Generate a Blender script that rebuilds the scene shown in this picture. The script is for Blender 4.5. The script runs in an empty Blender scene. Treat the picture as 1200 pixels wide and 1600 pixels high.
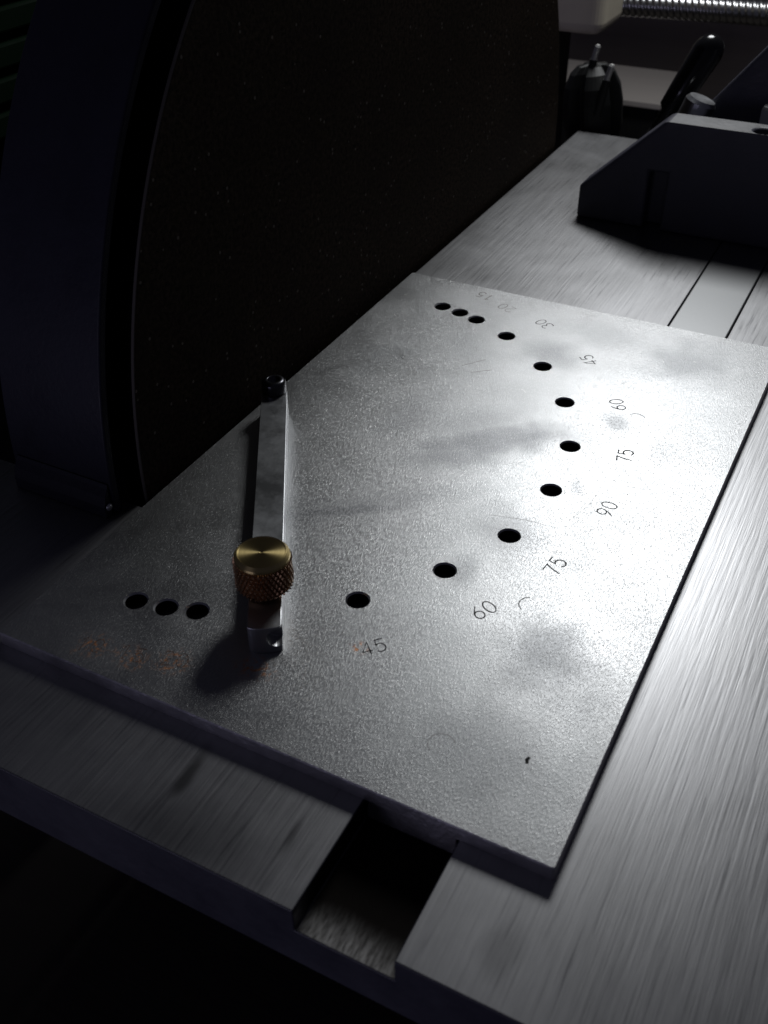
import bpy, bmesh, math, random
from mathutils import Matrix, Vector

random.seed(7)
S = 0.001                                   # everything below is written in millimetres
scene = bpy.context.scene
C = scene.collection

# ------------------------------------------------------------------ camera
cam_d = bpy.data.cameras.new('camera')
cam = bpy.data.objects.new('camera', cam_d)
C.objects.link(cam)
right = Vector((0.46186411, -0.88688507, -0.01078956))
up = Vector((0.54655296, 0.27500616, 0.79098134))
back = Vector((-0.69854234, -0.37122296, 0.61174514))
m = Matrix((right, up, back)).transposed().to_4x4()
m.translation = Vector((-249.115, -173.897, 189.25)) * S
cam.matrix_world = m
cam_d.sensor_fit = 'VERTICAL'
cam_d.sensor_height = 24.0
cam_d.lens = 1606.42 / 1600 * 24.0
cam_d.clip_start = 0.005
cam_d.clip_end = 20
cam_d.dof.use_dof = True
cam_d.dof.focus_distance = 0.335
cam_d.dof.aperture_fstop = 17.0
scene.camera = cam

# ------------------------------------------------------------------ light
world = bpy.data.worlds.new('World')
scene.world = world
world.use_nodes = True
bg = world.node_tree.nodes['Background']
bg.inputs[0].default_value = (0.62, 0.62, 0.95, 1)
bg.inputs[1].default_value = 0.022

def area(name, loc, target, size, power, color, shape='DISK', spread=180):
    d = bpy.data.lights.new(name, 'AREA')
    d.shape = shape
    d.size = size * S
    d.energy = power
    d.color = color
    d.spread = math.radians(spread)
    o = bpy.data.objects.new(name, d)
    C.objects.link(o)
    o.location = Vector(loc) * S
    o.rotation_euler = (Vector(target) - Vector(loc)).to_track_quat('-Z', 'Y').to_euler()
    return o

# the bench lamp on its flexible arm, above and behind the far end of the table
area('work_lamp', (462, -28, 390), (60, -70, 0), 165, 1.10, (0.97, 0.99, 1.0), spread=180)
# the dim bluish room behind the photographer
area('room_light', (-900, 200, -125), (-100, -60, 0), 500, 0.8, (0.72, 0.69, 1.0))

scene.view_settings.view_transform = 'Standard'
scene.view_settings.look = 'None'
scene.view_settings.exposure = 0.0
scene.view_settings.gamma = 1.0
scene.view_settings.use_curve_mapping = False
scene.render.engine = 'CYCLES'
scene.cycles.use_denoising = True
scene.cycles.max_bounces = 8
scene.cycles.sample_clamp_indirect = 4.0

# ------------------------------------------------------------------ helpers
def obj(name, bm, mat, parent=None, smooth=False, bevel=0, seg=2):
    """link a bmesh written in mm as one mesh object"""
    bmesh.ops.recalc_face_normals(bm, faces=bm.faces[:])
    me = bpy.data.meshes.new(name)
    for v in bm.verts:
        v.co *= S
    bm.to_mesh(me)
    bm.free()
    o = bpy.data.objects.new(name, me)
    C.objects.link(o)
    for mm in (mat if isinstance(mat, (list, tuple)) else [mat]):
        me.materials.append(mm)
    if smooth:
        for p in me.polygons:
            p.use_smooth = True
    if bevel:
        md = o.modifiers.new('bevel', 'BEVEL')
        md.width = bevel * S
        md.segments = seg
        md.limit_method = 'ANGLE'
        md.angle_limit = math.radians(35)
        md.harden_normals = False
    if parent:
        o.parent = parent
    return o

def thing(name, label, cat, loc=(0, 0, 0)):
    o = bpy.data.objects.new(name, None)
    C.objects.link(o)
    o.empty_display_size = 0.01
    o.location = Vector(loc) * S
    o['label'] = label
    o['category'] = cat
    return o

def keep(o, parent):
    """parent a part whose mesh was written in world coordinates"""
    o.parent = parent
    o.matrix_parent_inverse = Matrix.Translation(-parent.location)
    return o

def box(bm, x0, x1, y0, y1, z0, z1):
    r = bmesh.ops.create_cube(bm, size=1)
    for v in r['verts']:
        v.co = Vector(((x0 + x1) / 2 + v.co.x * (x1 - x0), (y0 + y1) / 2 + v.co.y * (y1 - y0),
                       (z0 + z1) / 2 + v.co.z * (z1 - z0)))
    return r['verts']

def prism(bm, pts, axis, a, b):
    """extrude a polygon along an axis between a and b"""
    def mk(p, t):
        q = list(p)
        q.insert(axis, t)
        return bm.verts.new(q)
    A = [mk(p, a) for p in pts]
    B = [mk(p, b) for p in pts]
    bm.faces.new(A)
    bm.faces.new(B[::-1])
    n = len(pts)
    for i in range(n):
        bm.faces.new((A[i], A[(i + 1) % n], B[(i + 1) % n], B[i]))

def lathe(bm, prof, n=48, M=None):
    """profile [(r, z)] turned about z"""
    rings = []
    for r, z in prof:
        if r < 1e-6:
            rings.append([bm.verts.new((0, 0, z))])
        else:
            rings.append([bm.verts.new((r * math.cos(2 * math.pi * k / n), r * math.sin(2 * math.pi * k / n), z))
                          for k in range(n)])
    for a, b in zip(rings, rings[1:]):
        for k in range(n):
            k2 = (k + 1) % n
            if len(a) == 1 and len(b) == 1:
                continue
            if len(a) == 1:
                bm.faces.new((a[0], b[k], b[k2]))
            elif len(b) == 1:
                bm.faces.new((a[k], a[k2], b[0]))
            else:
                bm.faces.new((a[k], a[k2], b[k2], b[k]))
    if M is not None:
        for ring in rings:
            for v in ring:
                v.co = M @ v.co
    return rings

def frame(p0, p1):
    """matrix taking the z axis onto p0 -> p1"""
    p0 = Vector(p0); p1 = Vector(p1)
    return Matrix.Translation(p0) @ (p1 - p0).to_track_quat('Z', 'Y').to_matrix().to_4x4()

# ------------------------------------------------------------------ materials
class N:
    def __init__(self, name):
        self.mat = bpy.data.materials.new(name)
        self.mat.use_nodes = True
        self.t = self.mat.node_tree
        self.b = self.t.nodes['Principled BSDF']
    def n(self, kind, **kw):
        o = self.t.nodes.new(kind)
        for k, v in kw.items():
            setattr(o, k, v)
        return o
    def l(self, a, b):
        self.t.links.new(a, b)
    def setv(self, sock, v):
        if hasattr(v, 'is_output') or hasattr(v, 'links'):
            self.l(v, sock)
        else:
            sock.default_value = v
    def math(self, op, a, b=0.0, clamp=False):
        o = self.n('ShaderNodeMath', operation=op)
        o.use_clamp = clamp
        self.setv(o.inputs[0], a)
        self.setv(o.inputs[1], b)
        return o.outputs[0]
    def coord(self, scale=(1, 1, 1), rot=(0, 0, 0), loc=(0, 0, 0)):
        tc = self.n('ShaderNodeTexCoord')
        mp = self.n('ShaderNodeMapping')
        mp.inputs['Scale'].default_value = scale
        mp.inputs['Rotation'].default_value = rot
        mp.inputs['Location'].default_value = loc
        self.l(tc.outputs['Object'], mp.inputs['Vector'])
        return mp.outputs[0]
    def noise(self, vec, scale, detail=2, rough=0.5, dist=0.0):
        o = self.n('ShaderNodeTexNoise')
        o.inputs['Scale'].default_value = scale
        o.inputs['Detail'].default_value = detail
        o.inputs['Roughness'].default_value = rough
        o.inputs['Distortion'].default_value = dist
        self.l(vec, o.inputs['Vector'])
        return o.outputs['Fac']
    def ramp(self, fac, stops):
        o = self.n('ShaderNodeValToRGB')
        e = o.color_ramp.elements
        while len(e) < len(stops):
            e.new(0.5)
        for el, (p, c) in zip(e, stops):
            el.position = p
            el.color = c if len(c) == 4 else (*c, 1)
        self.l(fac, o.inputs[0])
        return o.outputs[0]
    def map(self, v, a, b, c, d):
        o = self.n('ShaderNodeMapRange')
        o.inputs[1].default_value = a; o.inputs[2].default_value = b
        o.inputs[3].default_value = c; o.inputs[4].default_value = d
        self.l(v, o.inputs[0])
        return o.outputs[0]
    def mix(self, fac, a, b, blend='MIX'):
        o = self.n('ShaderNodeMix', data_type='RGBA', blend_type=blend)
        self.setv(o.inputs[0], fac)
        for s, v in ((o.inputs[6], a), (o.inputs[7], b)):
            if hasattr(v, 'links'):
                self.l(v, s)
            else:
                s.default_value = (*v, 1) if len(v) == 3 else v
        return o.outputs[2]
    def bump(self, h, strength, dist):
        o = self.n('ShaderNodeBump')
        o.inputs['Strength'].default_value = strength
        o.inputs['Distance'].default_value = dist
        self.l(h, o.inputs['Height'])
        return o.outputs[0]
    def blob(self, x, y, rx, ry, rot=0.0, wob=0.35, seed=0):
        """soft patch on the xy plane, 1 in the middle; centre and radii in mm, ragged outline"""
        tc = self.n('ShaderNodeTexCoord')
        nz = self.n('ShaderNodeTexNoise')
        nz.inputs['Scale'].default_value = 90
        nz.inputs['Detail'].default_value = 4
        self.l(tc.outputs['Object'], nz.inputs['Vector'])
        mp = self.n('ShaderNodeMapping', vector_type='TEXTURE')
        mp.inputs['Location'].default_value = (x * S, y * S, 0)
        mp.inputs['Rotation'].default_value = (0, 0, math.radians(rot))
        mp.inputs['Scale'].default_value = (rx * S, ry * S, 1)
        self.l(tc.outputs['Object'], mp.inputs['Vector'])
        ln = self.n('ShaderNodeVectorMath', operation='LENGTH')
        self.l(mp.outputs[0], ln.inputs[0])
        w = self.math('MULTIPLY', self.math('SUBTRACT', nz.outputs['Fac'], 0.5), wob * 4)
        d = self.math('ADD', ln.outputs['Value'], w)
        o = self.n('ShaderNodeMapRange', interpolation_type='SMOOTHSTEP')
        o.inputs[1].default_value = 1.35; o.inputs[2].default_value = 0.15
        o.inputs[3].default_value = 0; o.inputs[4].default_value = 1
        self.l(d, o.inputs[0])
        return o.outputs[0]

def simple(name, col, rough, metal=0.0, grain=0.0, gscale=900, var=0.0, coat=0.0, spec=0.5):
    k = N(name)
    k.b.inputs['Specular IOR Level'].default_value = spec
    k.b.inputs['Base Color'].default_value = (*col, 1)
    k.b.inputs['Roughness'].default_value = rough
    k.b.inputs['Metallic'].default_value = metal
    k.b.inputs['Coat Weight'].default_value = coat
    v = k.coord()
    if grain:
        k.l(k.bump(k.noise(v, gscale, 3, 0.6), grain, 0.0004), k.b.inputs['Normal'])
    if var:
        f = k.noise(v, 60, 5, 0.65)
        k.l(k.mix(f, tuple(c * (1 - var) for c in col), tuple(c * (1 + var) for c in col)), k.b.inputs['Base Color'])
        k.l(k.map(f, 0.3, 0.7, max(0.05, rough - 0.1), min(1, rough + 0.1)), k.b.inputs['Roughness'])
    return k.mat

def plate_material():
    k = N('ground steel')
    v = k.coord()
    # short crossed grinding flecks
    f1 = k.noise(k.coord((1, 4.5, 1), (0, 0, 0.45)), 800, 2, 0.55)
    f2 = k.noise(k.coord((1, 4.5, 1), (0, 0, -0.75)), 740, 2, 0.55)
    f3 = k.noise(k.coord((1, 4.0, 1), (0, 0, 1.5)), 880, 2, 0.55)
    fl = k.math('MAXIMUM', k.math('MAXIMUM', f1, f2), f3)
    fleck = k.map(fl, 0.55, 0.78, 0, 1)
    coarse = k.noise(v, 1700, 2, 0.6)
    h = k.math('ADD', fleck, k.math('MULTIPLY', coarse, 0.5))
    k.l(k.bump(h, 0.35, 0.00011), k.b.inputs['Normal'])
    cloud = k.noise(v, 22, 5, 0.6, 0.6)
    cloud2 = k.noise(k.coord(loc=(3, 1, 0)), 55, 4, 0.6, 0.8)
    st = None
    stains = [(17, -74, 27, 9, -52, 0.9), (3, -66, 18, 7, -60, 0.7), (24, -62, 24, 8, -45, 0.4), (-68, -124, 15, 11, 20, 0.85),
              (46, -106, 6, 4, 60, 0.7), (-24, -97, 13, 9, 40, 0.55), (98, -117, 17, 15, 0, 0.7),
              (-38, -48, 20, 2.6, -56, 0.8), (-28, -58, 30, 5, -52, 0.4), (-44, -38, 14, 7, -56, 0.4), (-47, -91, 8, 5, 10, 0.6), (80, -72, 12, 11, 30, 0.65),
              (104, -85, 12, 18, 0, 0.4), (-104, -120, 14, 20, 0, 0.55), (18, -42, 18, 9, 0, 0.5), (4, -107, 4, 2, 30, 0.6),
              (36, -125, 8, 5, 0, 0.4), (52, -16, 20, 9, -10, 0.45), (-78, -138, 12, 5, 0, 0.35), (70, -40, 16, 9, 40, 0.35)]
    for i, (x, y, rx, ry, rot, a) in enumerate(stains):
        b = k.math('MULTIPLY', k.blob(x, y, rx * 1.1, ry * 1.15, rot, 0.3, i), a)
        st = b if st is None else k.math('MAXIMUM', st, b)
    ru = None
    for (x, y, rx, ry) in [(-112.3, -40.3, 4.5, 5), (-115.5, -29.1, 4.5, 5), (-116.9, -17.1, 4.5, 5), (-104, -60, 4, 5), (-86.5, -79.5, 2.2, 2.4)]:
        b = k.blob(x, y, rx, ry, 0, 0.5)
        ru = b if ru is None else k.math('MAXIMUM', ru, b)
    spots = k.map(k.noise(v, 650, 3, 0.7), 0.5, 0.62, 0, 1)
    ru = k.math('MULTIPLY', ru, spots, True)
    base = k.mix(k.map(cloud, 0.35, 0.7, 0, 1), (0.42, 0.425, 0.43), (0.52, 0.525, 0.53))
    base = k.mix(k.math('MULTIPLY', st, 0.75), base, (0.17, 0.175, 0.185))
    base = k.mix(k.math('MULTIPLY', fleck, 0.32), base, (0.75, 0.75, 0.74))
    base = k.mix(k.math('MULTIPLY', ru, 0.8), base, (0.70, 0.26, 0.06))
    k.l(base, k.b.inputs['Base Color'])
    k.l(k.math('SUBTRACT', 1.0, k.math('MULTIPLY', ru, 0.15)), k.b.inputs['Metallic'])
    r = k.math('ADD', k.map(cloud2, 0.3, 0.7, 0.30, 0.37), k.math('MULTIPLY', st, 0.05))
    r = k.math('ADD', r, k.math('MULTIPLY', k.math('SUBTRACT', fleck, 0.4), -0.05))
    r = k.math('ADD', r, k.math('MULTIPLY', ru, 0.12))
    k.l(r, k.b.inputs['Roughness'])
    return k.mat

def table_material():
    k = N('brushed cast iron')
    long1 = k.noise(k.coord((1.0, 36, 1), (0, 0, 0.02)), 17, 4, 0.6)
    long2 = k.noise(k.coord((1.0, 24, 1), (0, 0, -0.015)), 44, 3, 0.55)
    fine = k.noise(k.coord((1.0, 30, 1), (0, 0, 0.01)), 110, 2, 0.6)
    v = k.coord()
    cloud = k.noise(v, 16, 5, 0.6, 0.5)
    h = k.math('ADD', k.math('ADD', long1, k.math('MULTIPLY', long2, 0.8)), k.math('MULTIPLY', fine, 0.35))
    k.l(k.bump(h, 0.17, 0.0003), k.b.inputs['Normal'])
    score = k.map(long2, 0.30, 0.40, 1, 0)                      # dark open grooves
    score = k.math('MULTIPLY', score, k.map(k.noise(v, 28, 3), 0.4, 0.6, 0.15, 0.9))
    base = k.mix(k.map(cloud, 0.3, 0.7, 0, 1), (0.36, 0.36, 0.365), (0.45, 0.45, 0.46))
    base = k.mix(k.map(long1, 0.35, 0.65, 0.0, 0.35), base, (0.34, 0.34, 0.35))
    base = k.mix(k.math('MULTIPLY', score, 0.45), base, (0.09, 0.09, 0.10))
    st = None
    for (x, y, rx, ry, rot, a) in [(-137, -62, 9, 2.2, 4, 0.8), (-140, -92, 6, 1.6, 3, 0.6), (-150, -70, 10, 22, 0, 0.3), (-144, -143, 6, 4, 0, 0.25)]:
        b = k.math('MULTIPLY', k.blob(x, y, rx, ry, rot, 0.35), a)
        st = b if st is None else k.math('MAXIMUM', st, b)
    base = k.mix(st, base, (0.06, 0.06, 0.06))
    k.l(base, k.b.inputs['Base Color'])
    k.b.inputs['Metallic'].default_value = 1.0
    k.l(k.map(k.math('ADD', cloud, k.math('MULTIPLY', long2, 0.6)), 0.5, 1.1, 0.34, 0.44), k.b.inputs['Roughness'])
    return k.mat

def slot_material():
    k = N('milled slot')
    v = k.coord()
    w = k.blob(-159.5, -112, 10.5, 30, 0, 0.05)  # bare mouth; the floor's lit end and shaded inside put into the colour
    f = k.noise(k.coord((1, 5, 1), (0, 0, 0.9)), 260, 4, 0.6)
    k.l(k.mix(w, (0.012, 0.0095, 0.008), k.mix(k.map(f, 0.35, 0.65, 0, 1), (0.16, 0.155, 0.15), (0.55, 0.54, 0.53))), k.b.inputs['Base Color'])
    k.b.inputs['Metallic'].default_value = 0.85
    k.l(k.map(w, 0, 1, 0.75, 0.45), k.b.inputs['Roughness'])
    k.l(k.bump(f, 0.3, 0.0003), k.b.inputs['Normal'])
    return k.mat

def brass_top_material():
    k = N('turned brass')
    k.b.inputs['Base Color'].default_value = (0.74, 0.58, 0.26, 1)
    k.b.inputs['Metallic'].default_value = 1
    k.b.inputs['Roughness'].default_value = 0.28
    k.b.inputs['Anisotropic'].default_value = 0.85
    k.b.inputs['Anisotropic Rotation'].default_value = 0.25
    tg = k.n('ShaderNodeTangent', direction_type='RADIAL', axis='Z')
    k.l(tg.outputs[0], k.b.inputs['Tangent'])
    v = k.coord()
    ln = k.n('ShaderNodeVectorMath', operation='LENGTH')
    k.l(v, ln.inputs[0])
    w = k.n('ShaderNodeTexNoise', noise_dimensions='1D')
    w.inputs['Scale'].default_value = 3000
    k.l(ln.outputs['Value'], w.inputs['W'])
    k.l(k.bump(w.outputs['Fac'], 0.12, 0.0001), k.b.inputs['Normal'])
    return k.mat

def abrasive_material():
    k = N('abrasive grit')
    v = k.coord()
    g = k.noise(v, 620, 3, 0.8)
    wear = k.noise(v, 14, 4, 0.6)
    vo = k.n('ShaderNodeTexVoronoi')
    vo.inputs['Scale'].default_value = 420
    k.l(v, vo.inputs['Vector'])
    sp = k.n('ShaderNodeSeparateColor')
    k.l(vo.outputs['Color'], sp.inputs[0])
    rare = k.math('GREATER_THAN', sp.outputs[0], 0.9)
    near = k.math('LESS_THAN', vo.outputs['Distance'], 0.22)
    glint = k.math('MULTIPLY', rare, near)
    base = k.mix(k.map(g, 0.35, 0.65, 0, 1), (0.003, 0.0024, 0.0019), (0.050, 0.036, 0.026))
    base = k.mix(k.map(wear, 0.35, 0.65, 0, 0.5), base, (0.011, 0.0084, 0.0068))
    base = k.mix(k.math('MULTIPLY', glint, 0.7), base, (0.16, 0.145, 0.13))
    k.l(base, k.b.inputs['Base Color'])
    k.b.inputs['Roughness'].default_value = 0.8
    k.b.inputs['Specular IOR Level'].default_value = 0.04
    return k.mat

def wood_material(name, a, b):
    k = N(name)
    g = k.noise(k.coord((14, 1, 14)), 12, 5, 0.6, 0.4)
    k.l(k.mix(g, a, b), k.b.inputs['Base Color'])
    k.b.inputs['Roughness'].default_value = 0.75
    k.l(k.bump(g, 0.2, 0.001), k.b.inputs['Normal'])
    return k.mat

M_PLATE = plate_material()
M_TABLE = table_material()
M_EDGE = simple('sawn steel edge', (0.74, 0.72, 0.76), 0.40, 0.9, 0.5, 700, 0.35)
M_NAVY = simple('dark navy paint', (0.028, 0.028, 0.042), 0.5, 0.0, 0.25, 500, 0.25)
M_GUARD = simple('near black blue enamel', (0.018, 0.018, 0.030), 0.5, 0.0, 0.25, 500, 0.25, spec=0.22)
M_STEEL = simple('bright bar steel', (0.55, 0.56, 0.58), 0.34, 1.0, 0.08, 500, 0.12)
M_GAUGETOP = simple('worn grey gauge top', (0.17, 0.17, 0.175), 0.5, 0.85, 0.3, 500, 0.25)
M_GAUGE = simple('navy casting paint', (0.05, 0.05, 0.072), 0.5, 0.0, 0.5, 350, 0.3)
M_GUIDE = simple('plain guide bar steel', (0.36, 0.365, 0.37), 0.42, 1.0, 0.04, 900)
M_BARTOP = simple('drawn bar steel', (0.46, 0.47, 0.485), 0.38, 1.0, 0.04, 600, 0.02)
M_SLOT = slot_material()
M_SCREW = simple('dark oiled steel', (0.10, 0.10, 0.11), 0.28, 1.0, 0.05, 300, 0.1)
M_BLACKSTEEL = simple('blackened steel', (0.035, 0.035, 0.04), 0.22, 0.9, 0.05, 300, 0.1)
M_BRASS = simple('knurled brass', (0.46, 0.29, 0.17), 0.32, 1.0)
M_BRASSTOP = brass_top_material()
M_INK = simple('stamped groove', (0.028, 0.027, 0.026), 0.85)
M_INKFAINT = simple('worn stamped groove', (0.27, 0.26, 0.25), 0.5, 0.8)
M_RUSTMARK = simple('rusted stamped groove', (0.15, 0.06, 0.02), 0.7, 0.4)
M_GRIT = abrasive_material()
M_PAPER = simple('abrasive paper edge', (0.10, 0.09, 0.08), 0.8)
M_MATTBLACK = simple('matt black paint', (0.004, 0.004, 0.004), 0.8)
M_RUBBER = simple('black plastic', (0.012, 0.0125, 0.0125), 0.5, 0.0, 0.1, 300)
M_GLOSSBLACK = simple('gloss black plastic', (0.010, 0.010, 0.011), 0.16)
M_GREEN = simple('green enamel', (0.0028, 0.011, 0.0045), 0.7, 0.0, 0.1, 100, 0.2, spec=0.05)
M_BEIGE = wood_material('pale planed board', (0.52, 0.475, 0.44), (0.60, 0.55, 0.51))
M_BENCH = wood_material('dark bench wood', (0.020, 0.016, 0.013), (0.038, 0.030, 0.024))
M_TIP = simple('pale tinned metal', (0.8, 0.79, 0.77), 0.45, 0.8)
M_WALL = wood_material('brown back board', (0.40, 0.34, 0.29), (0.52, 0.45, 0.39))
M_HOSE = simple('steel hose', (0.6, 0.6, 0.6), 0.28, 1.0)
M_WHITECAST = simple('grey beige enamel', (0.86, 0.78, 0.62), 0.7, 0.0, 0.1, 200, 0.15)

# ------------------------------------------------------------------ bench the machine stands on
bm = bmesh.new()
box(bm, -300, 900, -900, 900, -175, -150)
bench = obj('bench_top', bm, M_BENCH)
bench['kind'] = 'structure'
bm = bmesh.new()
box(bm, 900.1, 930, -900, 900, -175, 500)
wall = obj('back_wall', bm, M_WALL)
wall['kind'] = 'structure'

# ------------------------------------------------------------------ sanding table
TZ = -4.0
def boolean_cut(o, cutter):
    md = o.modifiers.new('cut', 'BOOLEAN')
    md.operation = 'DIFFERENCE'
    md.solver = 'EXACT'
    md.object = cutter
    dg = bpy.context.evaluated_depsgraph_get()
    me = bpy.data.meshes.new_from_object(o.evaluated_get(dg))
    o.modifiers.clear()
    o.data = me
    bpy.data.objects.remove(cutter)

table = thing('sanding_table', 'grey brushed cast iron sander table with a guide slot, under the drilled plate', 'table', (100, -90, -24))
bm = bmesh.new()
prism(bm, [(-155.5, -330), (347, -330), (347, 10.5), (-60, 10.5), (-60, 120), (-155.5, 120)], 2, -24, TZ)
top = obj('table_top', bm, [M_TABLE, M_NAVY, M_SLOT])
bm = bmesh.new()
box(bm, -200, 400, -125, -101.6, TZ - 7.2, 20)
cut = obj('cutter', bm, M_SLOT)
boolean_cut(top, cut)
for p in top.data.polygons:
    c, n = p.center / S, p.normal
    if n.z > 0.9 and c.z > TZ - 0.5:
        p.material_index = 0
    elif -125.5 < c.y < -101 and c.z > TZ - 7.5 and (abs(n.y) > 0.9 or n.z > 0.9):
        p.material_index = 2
    else:
        p.material_index = 1
md = top.modifiers.new('bevel', 'BEVEL')
md.width = 0.3 * S; md.segments = 2; md.limit_method = 'ANGLE'
md.material = 1
keep(top, table)
bm = bmesh.new()
box(bm, 40, 250, -240, -20, -150, -24.2)
keep(obj('pedestal', bm, M_NAVY, bevel=4), table)

# ------------------------------------------------------------------ drilled plate
R = 100.0
HOLES = [10, 15, 20, 31, 45, 60, 75, 90, 105, 120, 135, 150, 160, 165, 170]
HOLES_R = {}
plate = thing('angle_plate', 'grey ground steel plate with an arc of holes and stamped angles, lying on the table', 'plate', (0, -70, TZ))
X0, X1, Y0, Y1, TH = -124.5, 122.2, -146.7, 8.0, 4.0
def hole_xy(a, r=R):
    return (-r * math.cos(math.radians(a)), -r * math.sin(math.radians(a)))
bm = bmesh.new()
top_edges = []; bot_edges = []
ch = 0.45
def loop(pts, z):
    vs = [bm.verts.new((x, y, z)) for x, y in pts]
    return vs, [bm.edges.new((vs[i], vs[(i + 1) % len(vs)])) for i in range(len(vs))]
def bridge(a, b, mi):
    n = len(a)
    for i in range(n):
        f = bm.faces.new((a[i], a[(i + 1) % n], b[(i + 1) % n], b[i]))
        f.material_index = mi
def rect(d):
    rr = 0.8
    out = []
    for cx, cy, a0 in ((X1 - rr, Y1 - rr, 0), (X0 + rr, Y1 - rr, 90), (X0 + rr, Y0 + rr, 180), (X1 - rr, Y0 + rr, 270)):
        for k in range(4):
            a = math.radians(a0 + 30 * k)
            out.append((cx + (rr - d) * math.cos(a), cy + (rr - d) * math.sin(a)))
    return out
o_t, e = loop(rect(0.3), 0.0); top_edges += e
o_m, _ = loop(rect(0), -0.3)
o_b, e2 = loop(rect(0), -TH + 0.02); bot_edges += e2
bridge(o_t, o_m, 1); bridge(o_m, o_b, 1)
holes_geo = []
jit = {10: (0.3, 0.4), 60: (1.0, 0.0), 75: (-0.7, -0.3), 105: (-0.4, -0.6), 120: (0.6, 0.2)}
for a in HOLES:
    x, y = hole_xy(a)
    dx, dy = jit.get(a, (0, 0))
    x += dx; y += dy
    n = 40
    circ = lambda r: [(x + r * math.cos(2 * math.pi * k / n), y + r * math.sin(2 * math.pi * k / n)) for k in range(n)]
    a1, e = loop(circ(3.0 + ch), 0.0); top_edges += e
    a2, _ = loop(circ(3.0), -ch)
    a3, e2 = loop(circ(3.0), -TH + 0.02); bot_edges += e2
    bridge(a1, a2, 2); bridge(a2, a3, 3)
r1 = bmesh.ops.triangle_fill(bm, use_beauty=True, use_dissolve=False, edges=top_edges)
for f in r1['geom']:
    if isinstance(f, bmesh.types.BMFace): f.material_index = 0
r2 = bmesh.ops.triangle_fill(bm, use_beauty=True, use_dissolve=False, edges=bot_edges)
for f in r2['geom']:
    if isinstance(f, bmesh.types.BMFace): f.material_index = 3
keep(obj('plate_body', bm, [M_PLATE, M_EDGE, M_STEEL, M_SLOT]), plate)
bm = bmesh.new()
box(bm, -124.2, 88, -124.3, -102.2, -10.6, -TH)
keep(obj('guide_key', bm, M_EDGE, bevel=0.3), plate)

# stamped figures ----------------------------------------------------
def arc(cx, cy, rx, ry, a0, a1, n=14):
    return [(cx + rx * math.cos(math.radians(a0 + (a1 - a0) * k / n)), cy + ry * math.sin(math.radians(a0 + (a1 - a0) * k / n))) for k in range(n + 1)]
DIG = {
    '0': [arc(.3, .5, .28, .48, 90, 450, 24)],
    '1': [[(.12, .78), (.32, 1), (.32, 0)]],
    '2': [arc(.3, .72, .26, .27, 165, -20, 12) + [(.04, .02), (.58, .02)]],
    '3': [arc(.28, .75, .26, .24, 150, -80, 12), arc(.28, .27, .29, .26, 85, -150, 14)],
    '4': [[(.44, 0), (.44, 1), (.02, .28), (.6, .28)]],
    '5': [[(.54, .98), (.12, .98), (.07, .56)] + arc(.28, .33, .29, .32, 130, -145, 16)],
    '6': [[(.46, .98), (.2, .68)] + arc(.3, .3, .27, .29, 150, 510, 24)],
    '7': [[(.03, .97), (.57, .97), (.36, .5), (.24, 0)]],
    '9': [[(.14, .02), (.4, .32)] + arc(.3, .7, .27, .29, -30, -390, 24)],
}
def ribbon(bm, pts, w, z):
    P = [Vector((x, y, 0)) for x, y in pts]
    L = []; Rr = []
    n = len(P)
    for i in range(n):
        a = P[max(i - 1, 0)]; b = P[min(i + 1, n - 1)]
        d1 = (P[i] - a).normalized() if (P[i] - a).length > 1e-6 else (b - P[i]).normalized()
        d2 = (b - P[i]).normalized() if (b - P[i]).length > 1e-6 else d1
        t = (d1 + d2)
        t = t.normalized() if t.length > 1e-6 else d1
        nn = Vector((-t.y, t.x, 0))
        k = 1 / max(0.55, abs(nn.dot(Vector((-d1.y, d1.x, 0)))))
        ww = w * (0.85 + 0.3 * random.random()) * k / 2
        L.append(bm.verts.new((P[i].x + nn.x * ww, P[i].y + nn.y * ww, z)))
        Rr.append(bm.verts.new((P[i].x - nn.x * ww, P[i].y - nn.y * ww, z)))
    for i in range(n - 1):
        bm.faces.new((L[i], Rr[i], Rr[i + 1], L[i + 1]))
def stamp(text, ang, mat, h=4.9, w=0.42, wob=0.0, r=118.2, tilt=0.0):
    x, y = hole_xy(ang, r)
    d = math.radians(ang - 90 + tilt)               # reading direction: along the arc, tops towards the pivot
    # direction of increasing angle
    tx, ty = math.cos(math.radians(90 - ang)), -math.sin(math.radians(90 - ang))
    tx, ty = math.sin(math.radians(ang)), -math.cos(math.radians(ang))
    ux, uy = -ty, tx
    if tilt:
        c, s = math.cos(math.radians(tilt)), math.sin(math.radians(tilt))
        tx, ty = tx * c - ty * s, tx * s + ty * c
        ux, uy = -ty, tx
    for i, chh in enumerate(text):
        bm = bmesh.new()
        ox = (i - len(text) / 2) * 0.80 + 0.10
        oy = -0.5 + random.uniform(-.06, .06)
        for st in DIG[chh]:
            pts = []
            for px, py in st:
                a, b = (px + ox) * h, (py + oy) * h
                pts.append((x + tx * a + ux * b, y + ty * a + uy * b))
            ribbon(bm, pts, w, 0.03)
        keep(obj('stamped_digit', bm, mat), plate)
stamp('90', 89.3, M_INK)
stamp('75', 73.6, M_INK, tilt=8)
stamp('60', 60.1, M_INK, w=0.36)
stamp('45', 44.4, M_INK, w=0.34, h=4.6)
stamp('20', 19.7, M_RUSTMARK, w=0.15)
stamp('15', 14.1, M_RUSTMARK, w=0.15)
stamp('10', 8.3, M_RUSTMARK, w=0.15)
stamp('75', 103.8, M_INK, w=0.5)
stamp('60', 119.0, M_INK)
stamp('45', 134.4, M_INK)
stamp('30', 149.8, M_INK, w=0.36)
stamp('20', 159.3, M_INKFAINT, w=0.34, r=116)
stamp('15', 165.8, M_INKFAINT, w=0.5)
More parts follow.
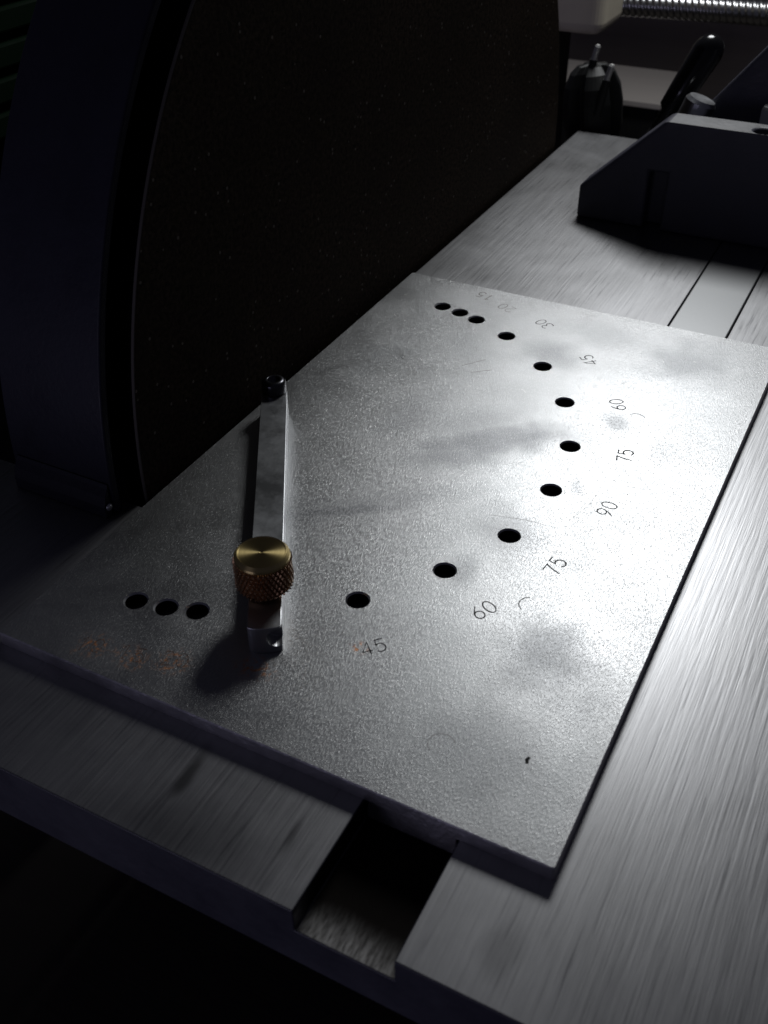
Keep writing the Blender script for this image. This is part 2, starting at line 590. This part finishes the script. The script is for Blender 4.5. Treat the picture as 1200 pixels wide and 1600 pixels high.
def mark(name, strokes, mat, w):
    bm = bmesh.new()
    for s in strokes:
        ribbon(bm, s, w, 0.032)
    keep(obj(name, bm, mat), plate)
mark('stamped_arc', [arc(-51.6, -113.0, 3.0, 3.0, 20, 150)], M_INK, 0.28)
mark('stamped_arc', [arc(51.5, -111.6, 3.0, 3.0, -55, 60)], M_INK, 0.28)
mark('scribed_circle', [arc(-105.4, -111.8, 3.2, 3.2, -60, 150, 20)], M_INKFAINT, 0.16)
mark('dent', [[(-101.6, -131.6), (-100.6, -131.1), (-99.6, -131.4)]], M_INK, 0.75)
mark('scratch', [[(16, -113.5), (-2, -113), (-12, -110)]], M_INKFAINT, 0.10)
mark('scratch', [[(-20, -88), (-17.5, -98), (-17, -108)]], M_INKFAINT, 0.10)
mark('scratch', [[(66, -50), (58, -44)], [(60, -55), (55, -49)]], M_INKFAINT, 0.3)

for rr, a0, a1 in ((57.5, 178, 120), (59.0, 172, 128), (61.5, 160, 112), (66.0, 150, 118)):
    mark('scratch', [[hole_xy(a0 + (a1 - a0) * k / 20, rr + 0.15 * math.sin(k)) for k in range(21)]], M_STEEL, 0.14)
for i in range(16):
    x, y = random.uniform(-118, 110), random.uniform(-140, -5)
    a, L = random.uniform(0, 3.14), random.uniform(0.5, 1.6)
    mark('scratch', [[(x, y), (x + L * math.cos(a), y + L * math.sin(a)), (x + 1.7 * L * math.cos(a + .3), y + 1.7 * L * math.sin(a + .3))]], M_TIP, random.uniform(0.08, 0.18))

# ------------------------------------------------------------------ pivoting bar
ANG = 31.0
bar = thing('stop_bar', 'narrow square steel bar lying across the plate, pivoted at the disc edge', 'bar', (-45, -27, 0))
d = Vector((-math.cos(math.radians(ANG)), -math.sin(math.radians(ANG)), 0))
nrm = Vector((-d.y, d.x, 0))
HW, BT = 4.35, 8.6
LEN = 115.5
pts = []
def bp(l, w):
    q = d * l + nrm * w
    return (q.x, q.y)
for k in range(13):
    a = math.radians(-90 + 180 * k / 12)
    pts.append(bp(LEN - 1.5 + 1.5 * math.cos(a) ** 0.7 if k not in (0, 12) else LEN - 1.5, HW * math.sin(a)))
for k in range(13):
    a = math.radians(90 + 180 * k / 12)
    pts.append(bp(1.2 + HW * math.cos(a), HW * math.sin(a)))
bm = bmesh.new()
prism(bm, pts, 2, 0.05, BT)
bb = obj('bar_body', bm, M_BARTOP)
bm = bmesh.new()
c0 = d * (LEN - 4.2) + nrm * 3.4 + Vector((0, 0, 4.9))
lathe(bm, [(0, 0), (2.9, 0), (3.1, 9), (0, 9)], 32, frame(c0, c0 + d * 9))
boolean_cut(bb, obj('cutter', bm, M_BARTOP))
md = bb.modifiers.new('bevel', 'BEVEL'); md.width = 0.4 * S; md.segments = 2; md.limit_method = 'ANGLE'; md.angle_limit = math.radians(40)
keep(bb, bar)
# small scratch on the bar
bm = bmesh.new()
ribbon(bm, [bp(11, -1.2), bp(15, 0.6), bp(17, 0.9)], 0.3, BT + 0.02)
keep(obj('scratch', bm, M_STEEL), bar)
# pivot screw
screw = thing('pivot_screw', 'small black round-headed socket screw at the far end of the bar', 'screw', (0, 0, BT))
bm = bmesh.new()
prof = [(0, 0.02), (4.0, 0.02), (4.15, 0.4), (4.15, 3.2)]
for k in range(1, 8):
    a = math.radians(90 * k / 8)
    prof.append((2.55 + 1.6 * math.cos(a), 3.2 + 1.5 * math.sin(a)))
prof += [(2.2, 4.7), (2.0, 4.6), (2.0, 2.2), (0, 2.2)]
lathe(bm, prof, 40)
obj('screw_head', bm, M_SCREW, screw, smooth=True)

# ------------------------------------------------------------------ brass knob
kx, ky = hole_xy(ANG, 100)
knob = thing('knurled_knob', 'brass knurled thumb knob standing on the near end of the steel bar', 'knob', (kx, ky, BT))
KR, KZ0, KZ1 = 7.35, 2.0, 10.6
bm = bmesh.new()
NK, per, rows = 36, 10, 84
nn = NK * per
def tri(t):
    t = t - math.floor(t)
    return 1 - abs(2 * t - 1)
rings = []
for j in range(rows + 1):
    z = KZ0 + (KZ1 - KZ0) * j / rows
    ring = []
    for i in range(nn):
        th = 2 * math.pi * i / nn
        u = NK * i / nn
        w = (z - KZ0) / 1.30
        hgt = min(0.9 + 0.1 * math.sin(th * 5.3 + z), 1.6 * min(tri(u + w * 0.5), tri(u - w * 0.5)))
        fade = min(1, j / 2, (rows - j) / 2)
        r = KR - 0.45 + 0.85 * hgt * fade - 0.12 * (1 - fade)
        ring.append(bm.verts.new((r * math.cos(th), r * math.sin(th), z)))
    rings.append(ring)
for a, b in zip(rings, rings[1:]):
    for i in range(nn):
        i2 = (i + 1) % nn
        bm.faces.new((a[i], a[i2], b[i2], b[i]))
obj('knurled_band', bm, M_BRASS, knob)
bm = bmesh.new()
lathe(bm, [(0, 0.02), (4.6, 0.02), (4.6, 0.6), (5.9, 0.8), (KR - 0.3, KZ0 + 0.02)], 64)
obj('knob_collar', bm, M_BRASS, knob)
bm = bmesh.new()
lathe(bm, [(KR - 0.28, KZ1 - 0.02), (KR - 0.1, KZ1 + 0.25), (KR - 0.15, KZ1 + 0.9), (KR - 0.95, KZ1 + 1.75), (KR - 1.15, KZ1 + 1.75),
           (KR - 1.3, KZ1 + 1.62), (0.5, KZ1 + 1.62), (0.35, KZ1 + 1.5), (0, KZ1 + 1.5)], 96)
obj('knob_face', bm, M_BRASSTOP, knob)
bm = bmesh.new()
lathe(bm, [(0, -BT - TH + 0.3), (2.6, -BT - TH + 0.3), (2.9, -BT - TH + 0.8), (2.9, -BT + 0.0), (2.9, 0.0), (0, 0.0)], 32)
obj('locating_pin', bm, M_STEEL, knob, smooth=False)

# ------------------------------------------------------------------ sanding disc
DX, DZ, DR, DY = 128.7, -0.5, 185.0, 12.6
disc = thing('sanding_disc', 'large dark brown abrasive disc standing upright beside the table', 'sanding disc', (DX, DY, DZ))
RX = Matrix.Rotation(math.radians(-90), 4, 'X')      # z axis -> +y
bm = bmesh.new()
lathe(bm, [(0, 0), (DR - 0.6, 0), (DR - 0.6, 0.9), (0, 0.9)], 180, RX)
obj('abrasive_sheet', bm, M_GRIT, disc)
bm = bmesh.new()
lathe(bm, [(DR - 0.58, 0.1), (DR - 0.2, 0.15), (DR, 0.9), (DR - 0.58, 0.9)], 180, RX)
obj('sheet_edge', bm, M_PAPER, disc)
bm = bmesh.new()
lathe(bm, [(0, 0.95), (DR - 1.5, 0.95), (DR - 1.5, 9), (30, 9), (30, 22), (0, 22)], 120, RX)
obj('backing_wheel', bm, M_BLACKSTEEL, disc)

# ------------------------------------------------------------------ disc guard
guard = thing('disc_guard', 'dark navy curved sheet metal guard wrapped around the sanding disc', 'guard', (-66, 36, TZ))
GR = 195.0
def shell(r0, r1, y0, y1, a0, a1, n=90):
    bm = bmesh.new()
    prev = None
    for k in range(n + 1):
        a = math.radians(a0 + (a1 - a0) * k / n)
        c, s = math.cos(a), math.sin(a)
        q = [bm.verts.new((DX + r * c, y, DZ + r * s)) for r, y in ((r0, y0), (r1, y0), (r1, y1), (r0, y1))]
        if prev:
            for i in range(4):
                bm.faces.new((prev[i], prev[(i + 1) % 4], q[(i + 1) % 4], q[i]))
        else:
            bm.faces.new(q)
        prev = q
    bm.faces.new(prev[::-1])
    return bm
keep(obj('shroud', shell(GR - 3, GR, 16.5, 56, 180.9, 62), M_GUARD, smooth=False, bevel=0.8, seg=3), guard)
gs = bpy.data.objects['shroud']
for p in gs.data.polygons:
    p.use_smooth = True
gm = gs.modifiers.new('wn', 'WEIGHTED_NORMAL')
bm = bmesh.new()
prev = None
inner, outer = [], []
for k in range(61):
    a = math.radians(180.9 + (62 - 180.9) * k / 60)
    outer.append((DX + (GR - 3.1) * math.cos(a), DZ + (GR - 3.1) * math.sin(a)))
prism(bm, [(-63.3, -149.5)] + outer + [(DX + 100, -149.5)], 1, 50, 53)
keep(obj('back_panel', bm, M_GUARD), guard)
bm = bmesh.new()
prism(bm, [(-69.6, TZ + 0.03), (-66.8, TZ + 0.03), (-66.5, 7), (-67.2, 5.5), (-68.6, 3.2), (-69.6, 0.0)], 1, 17.5, 54)
keep(obj('foot_flange', bm, M_GUARD, bevel=0.9, seg=3), guard)
bm = bmesh.new()
for zz in (-0.4,):
    lathe(bm, [(0, 0), (1.3, 0), (1.3, 0.5), (0.8, 0.9), (0, 1.0)], 20, frame((-67.9, 17.5, zz), (-67.9, 10, zz)))
keep(obj('flange_screw', bm, M_STEEL, smooth=True), guard)

# green motor beyond the guard
motor = thing('finned_motor', 'green finned housing just visible at the top left behind the guard', 'motor', (60, 215, -150))
bm = bmesh.new()
box(bm, -14, 150, 165, 300, 58, 122)
keep(obj('motor_body', bm, M_GREEN, bevel=6), motor)
bm = bmesh.new()
box(bm, 40, 140, 180, 290, -149.9, 57.9)
keep(obj('motor_stand', bm, M_BLACKSTEEL, bevel=3), motor)
for i in range(5):
    bm = bmesh.new()
    z = 60 + i * 12.0
    box(bm, -24, 130, 148, 164.9, z, z + 8.5)
    keep(obj('cooling_fin', bm, M_GREEN, bevel=1), motor)

# ------------------------------------------------------------------ mitre gauge
g = thing('mitre_gauge', 'dark navy mitre gauge with clipped corners sitting in the table slot', 'mitre gauge', (230, -113, TZ))
CY = -113.0
half = [(-31.5, TZ + 0.06), (-31.5, 11.2), (-67.7, 45.8)]
poly = half + [(2 * CY - y, z) for y, z in half[::-1]]
bm = bmesh.new()
prism(bm, poly, 0, 222, 237)
body = obj('gauge_body', bm, [M_GAUGE, M_GAUGETOP])
for yc in (-68.0, 2 * CY + 68.0):
    bm = bmesh.new()
    box(bm, 215, 229, yc - 4.2, yc + 4.2, -10, 23)
    boolean_cut(body, obj('cutter', bm, M_NAVY))
bm = bmesh.new()
lathe(bm, [(0, 38), (4.2, 38), (4.2, 60), (0, 60)], 24, Matrix.Translation((227.5, -109.5, 0)))
boolean_cut(body, obj('cutter', bm, M_NAVY))
for p in body.data.polygons:
    if p.normal.z > 0.9 and p.center.z / S > 45:
        p.material_index = 1
md = body.modifiers.new('bevel', 'BEVEL'); md.width = 1.3 * S; md.segments = 3; md.limit_method = 'ANGLE'; md.angle_limit = math.radians(30)
md.material = 0
keep(body, g)
bm = bmesh.new()
half = [(-48, TZ + 2), (-60, 22), (-78.6, 45.6), (-98.7, 71.7), (-106, 76)]
prism(bm, half + [(2 * CY - y, z) for y, z in half[::-1]], 0, 262, 272)
keep(obj('fence_plate', bm, M_GAUGE, bevel=1.6, seg=3), g)
bm = bmesh.new()
prism(bm, [(237.1, -60), (262, -60), (262, -166), (237.1, -166)], 2, TZ + 0.06, 14)
keep(obj('gauge_base', bm, M_NAVY, bevel=1), g)
bm = bmesh.new()
box(bm, 96, 345, -124.65, -101.95, -10.8, TZ + 0.1)
keep(obj('guide_bar', bm, M_GUIDE, bevel=0.5), g)
bm = bmesh.new()
lathe(bm, [(0, 0), (7.4, 0), (7.4, 32.5), (6.2, 34.2), (0, 34.2)], 40, frame((251, -65.5, 16), (254, -76, 49)))
keep(obj('metal_collar', bm, M_STEEL), g)
bm = bmesh.new()
lathe(bm, [(0, 14), (5, 14), (5, 49), (4.2, 50), (0, 50)], 6, Matrix.Translation((250, -108, 0)))
keep(obj('lock_nut', bm, M_STEEL), g)
# lever with black grip
p0, p1 = Vector((272, -47, 14)), Vector((286, -72.5, 70))
ax = (p1 - p0)
Lg = ax.length
bm = bmesh.new()
prof = [(0, 0), (3.6, 0), (3.6, 22), (6.0, 24), (6.6, 34), (7.4, Lg - 10)]
for k in range(1, 9):
    a = math.radians(90 * k / 8)
    prof.append((7.4 * math.cos(a) if k < 8 else 0, Lg - 10 + 8.5 * math.sin(a)))
lathe(bm, prof, 40, frame(p0, p1))
keep(obj('lever_grip', bm, M_GLOSSBLACK, smooth=True), g)
bm = bmesh.new()
box(bm, 262.2, 282, -60, -40, TZ + 0.06, 15)
keep(obj('lever_boss', bm, M_NAVY, bevel=2), g)

# ------------------------------------------------------------------ black two-pronged body beyond the table
plug = thing('pronged_plug', 'black faceted plug with two pale-tipped prongs just past the far table corner', 'plug', (366, 9, -150))
bm = bmesh.new()
tilt = Matrix.Translation((368, 9, 0)) @ Matrix.Rotation(math.radians(-7), 4, 'X')
prof = [(0, -34), (9, -34), (13, -24), (17.2, -6), (17.6, 8), (16.2, 17), (13.0, 24), (8.5, 28), (0, 29)]
rings = lathe(bm, prof, 40)
for ring in rings:
    for i, v in enumerate(ring):
        if len(ring) > 1 and ((i + 3) % 10) in (0, 1, 2) and -24 < v.co.z < 28.5:
            v.co.x *= 0.58; v.co.y *= 0.58
for v in bm.verts:
    v.co = tilt @ v.co
keep(obj('plug_body', bm, M_RUBBER, bevel=0.6), plug)
for a0, a1, a2 in (((362, 12.6, 14), (362, 10.2, 32), (362, 8.4, 40)), ((354, 2.6, 4), (354, -1.0, 24.0), (354, -3.4, 32.5))):
    bm = bmesh.new()
    lathe(bm, [(0, 0), (3.0, 0), (2.2, (Vector(a1) - Vector(a0)).length), (0, (Vector(a1) - Vector(a0)).length)], 16, frame(a0, a1))
    pr = keep(obj('prong', bm, M_RUBBER, smooth=False), plug)
    bm = bmesh.new()
    Lp = (Vector(a2) - Vector(a1)).length
    lathe(bm, [(0, 0), (1.7, 0), (1.7, Lp - 1), (1.0, Lp), (0, Lp)], 16, frame(Vector(a1) + (Vector(a2) - Vector(a1)) * 0.02, a2))
    t = obj('prong_tip', bm, M_TIP, smooth=False)
    t.parent = pr
bm = bmesh.new()
lathe(bm, [(0, -150), (4, -150), (4, -44), (6, -40), (6.5, -33.9), (0, -33.9)], 20, Matrix.Translation((368, 6, 0)))
keep(obj('cable', bm, M_RUBBER, smooth=False), plug)

# ------------------------------------------------------------------ things on the bench behind
board = thing('pale_board', 'pale flat-topped block on the bench behind the plug and lever', 'block', (660, 90, -150))
bm = bmesh.new()
box(bm, 612, 712, 26, 190, -65, -60)
keep(obj('block_top', bm, M_BEIGE, bevel=0.8), board)
bm = bmesh.new()
box(bm, 616, 708, 30, 186, -149.9, -65.1)
keep(obj('block_body', bm, M_MATTBLACK, bevel=1.2), board)  # plain black body below the pale top
boxx = thing('rounded_housing', 'dull beige housing with rounded corner at the top beside the disc', 'housing', (475, 70, -150))
bm = bmesh.new()
box(bm, 450, 500, 34, 92, 23, 120)
keep(obj('housing_body', bm, M_WHITECAST, bevel=7, seg=5), boxx)
bm = bmesh.new()
box(bm, 460, 490, 66, 88, -149.9, 27.5)
keep(obj('housing_stand', bm, M_MATTBLACK, bevel=3), boxx)

hose = thing('lamp_gooseneck', 'ribbed metal gooseneck lamp arm crossing the top right corner', 'gooseneck', (548, -60, 20))
bm = bmesh.new()
path = []
for k in range(421):
    t = k / 420
    y = 120 - 330 * t
    path.append(Vector((548 + 10 * math.sin(t * 3.0), y, 21.5 + 3 * math.sin(t * 2.2) + (40 * max(0, t - 0.72) ** 1.3))))
prev = None
n = 32
for k, pnt in enumerate(path):
    tng = (path[min(k + 1, 420)] - path[max(k - 1, 0)]).normalized()
    s = tng.cross(Vector((0, 0, 1))).normalized()
    u = s.cross(tng)
    ring = []
    for i in range(n):
        a = 2 * math.pi * i / n
        ph = k * (330 / 420) / 4.6 + 3 * i / n
        r = 7.6 + 0.95 * abs(math.sin(math.pi * ph))
        ring.append(bm.verts.new(pnt + s * (r * math.cos(a)) + u * (r * math.sin(a))))
    if prev:
        for i in range(n):
            bm.faces.new((prev[i], prev[(i + 1) % n], ring[(i + 1) % n], ring[i]))
    else:
        bm.faces.new(ring)
    prev = ring
bm.faces.new(prev[::-1])
keep(obj('ribbed_sleeve', bm, M_HOSE, smooth=True), hose)
